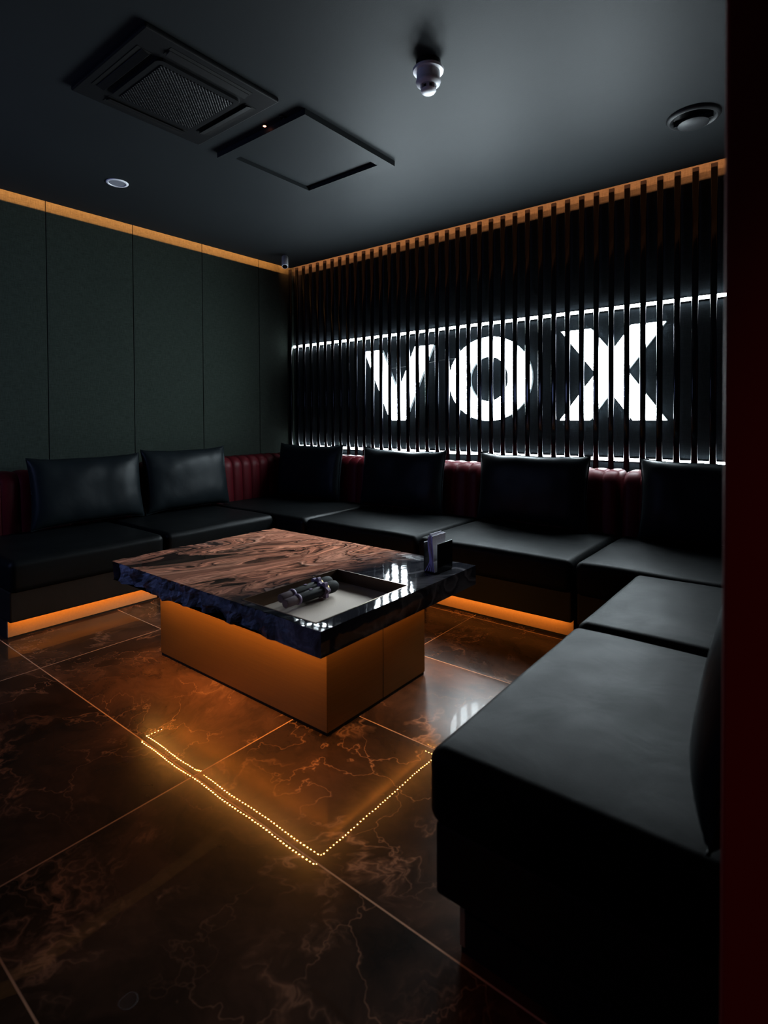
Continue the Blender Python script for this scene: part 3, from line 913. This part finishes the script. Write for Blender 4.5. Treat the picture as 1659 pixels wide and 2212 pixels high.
# unseen screen added behind the camera for violet-blue fill and the slat glints
D = thing('fill_screen', 'unseen upright screen added opposite the slats for its violet blue glow', 'fill_screen', (-3.50, FY + 0.022, 1.39))
bm = bmesh.new(); box(bm, -0.27, 0.27, 0.0, 0.05, -0.54, 0.54, 0.006, 2); link('casing', bm, M_black, D)
bm = bmesh.new(); box(bm, -0.25, 0.25, 0.0495, 0.052, -0.52, 0.52); link('screen', bm, M_screen, D)

# ------------------------------------------------------------------ lamps
def area(name, loc, rot, sx, sy, power, rgb, spread=PI):
    L = bpy.data.lights.new(name, 'AREA'); L.shape = 'RECTANGLE'; L.size = sx; L.size_y = sy
    L.energy = power; L.color = rgb; L.spread = spread
    o = bpy.data.objects.new(name, L); col.objects.link(o); o.location = loc; o.rotation_euler = rot
    return o
# cove strips on top of the ceiling board, facing the walls
area('cove_lamp', (-4.215 + 0.08, 1.65, H + 0.056), (0, PI / 2, 0), 0.008, 4.2, 42.0, (1.0, 0.36, 0.11))
area('cove_lamp', (-1.95, 3.79 - 0.08, H + 0.046), (PI / 2, 0, 0), 4.6, 0.008, 40.0, (1.0, 0.36, 0.12))
# strips hidden under the sofa fronts, facing the toe boards
area('toe_lamp', (-3.25 - 0.030, 1.88, 0.0955), (0, PI / 2 - 0.5, 0), 0.012, 1.72, 0.72, (1.0, 0.40, 0.07))
area('toe_lamp', (-2.08, 2.758 + 0.030, 0.0955), (PI / 2 - 0.5, 0, 0), 2.1, 0.012, 0.88, (1.0, 0.40, 0.07))
area('toe_lamp', (-0.69 + 0.030, 2.0, 0.0955), (0, -PI / 2 + 0.5, 0), 0.012, 1.4, 0.35, (1.0, 0.40, 0.07))

area('jamb_fill', (0.62, 0.15, 2.45), (0, 0, 0), 0.2, 0.2, 1.6, (1.0, 0.22, 0.14), math.radians(80))  # unseen red fill, added to lift the dark jamb

# ------------------------------------------------------------------ world, camera, look
wd = bpy.data.worlds.new('world'); scene.world = wd; wd.use_nodes = True
wd.node_tree.nodes['Background'].inputs[0].default_value = (0.02, 0.025, 0.03, 1)
wd.node_tree.nodes['Background'].inputs[1].default_value = 0.05

cam = bpy.data.cameras.new('camera'); co = bpy.data.objects.new('camera', cam); col.objects.link(co)
yaw, pitch, roll, fpx, ppx, ppy = .672756, -.0178616, .00469592, 1196.7086, 829.5, 922.7535
f = Vector((-math.sin(yaw) * math.cos(pitch), math.cos(yaw) * math.cos(pitch), math.sin(pitch)))
r = f.cross(Vector((0, 0, 1))).normalized(); d = f.cross(r)
cr, sr = math.cos(roll), math.sin(roll)
r2 = cr * r + sr * d; d2 = -sr * r + cr * d
Mx = Matrix(((r2.x, -d2.x, -f.x, 0), (r2.y, -d2.y, -f.y, 0), (r2.z, -d2.z, -f.z, 1.154), (0, 0, 0, 1)))
co.matrix_world = Mx
cam.sensor_fit = 'VERTICAL'; cam.sensor_height = 36.0
cam.lens = fpx / 2212 * 36.0
cam.shift_y = -(1106 - ppy) / 2212
cam.clip_start = 0.02
cam.dof.use_dof = True; cam.dof.focus_distance = 3.6; cam.dof.aperture_fstop = 3.2
scene.camera = co

scene.view_settings.view_transform = 'Standard'
scene.view_settings.look = 'None'
scene.view_settings.exposure = 0.85
scene.view_settings.gamma = 0.80
try:
    scene.cycles.use_denoising = True
    scene.cycles.denoiser = 'OPENIMAGEDENOISE'
    scene.cycles.max_bounces = 5
    scene.cycles.diffuse_bounces = 3
    scene.cycles.glossy_bounces = 4
    scene.cycles.use_adaptive_sampling = True
    scene.cycles.adaptive_threshold = 0.04
    scene.cycles.time_limit = 1000.0
    scene.cycles.sample_clamp_indirect = 6.0
    scene.cycles.caustics_reflective = True
    scene.cycles.use_light_tree = True
except Exception:
    pass
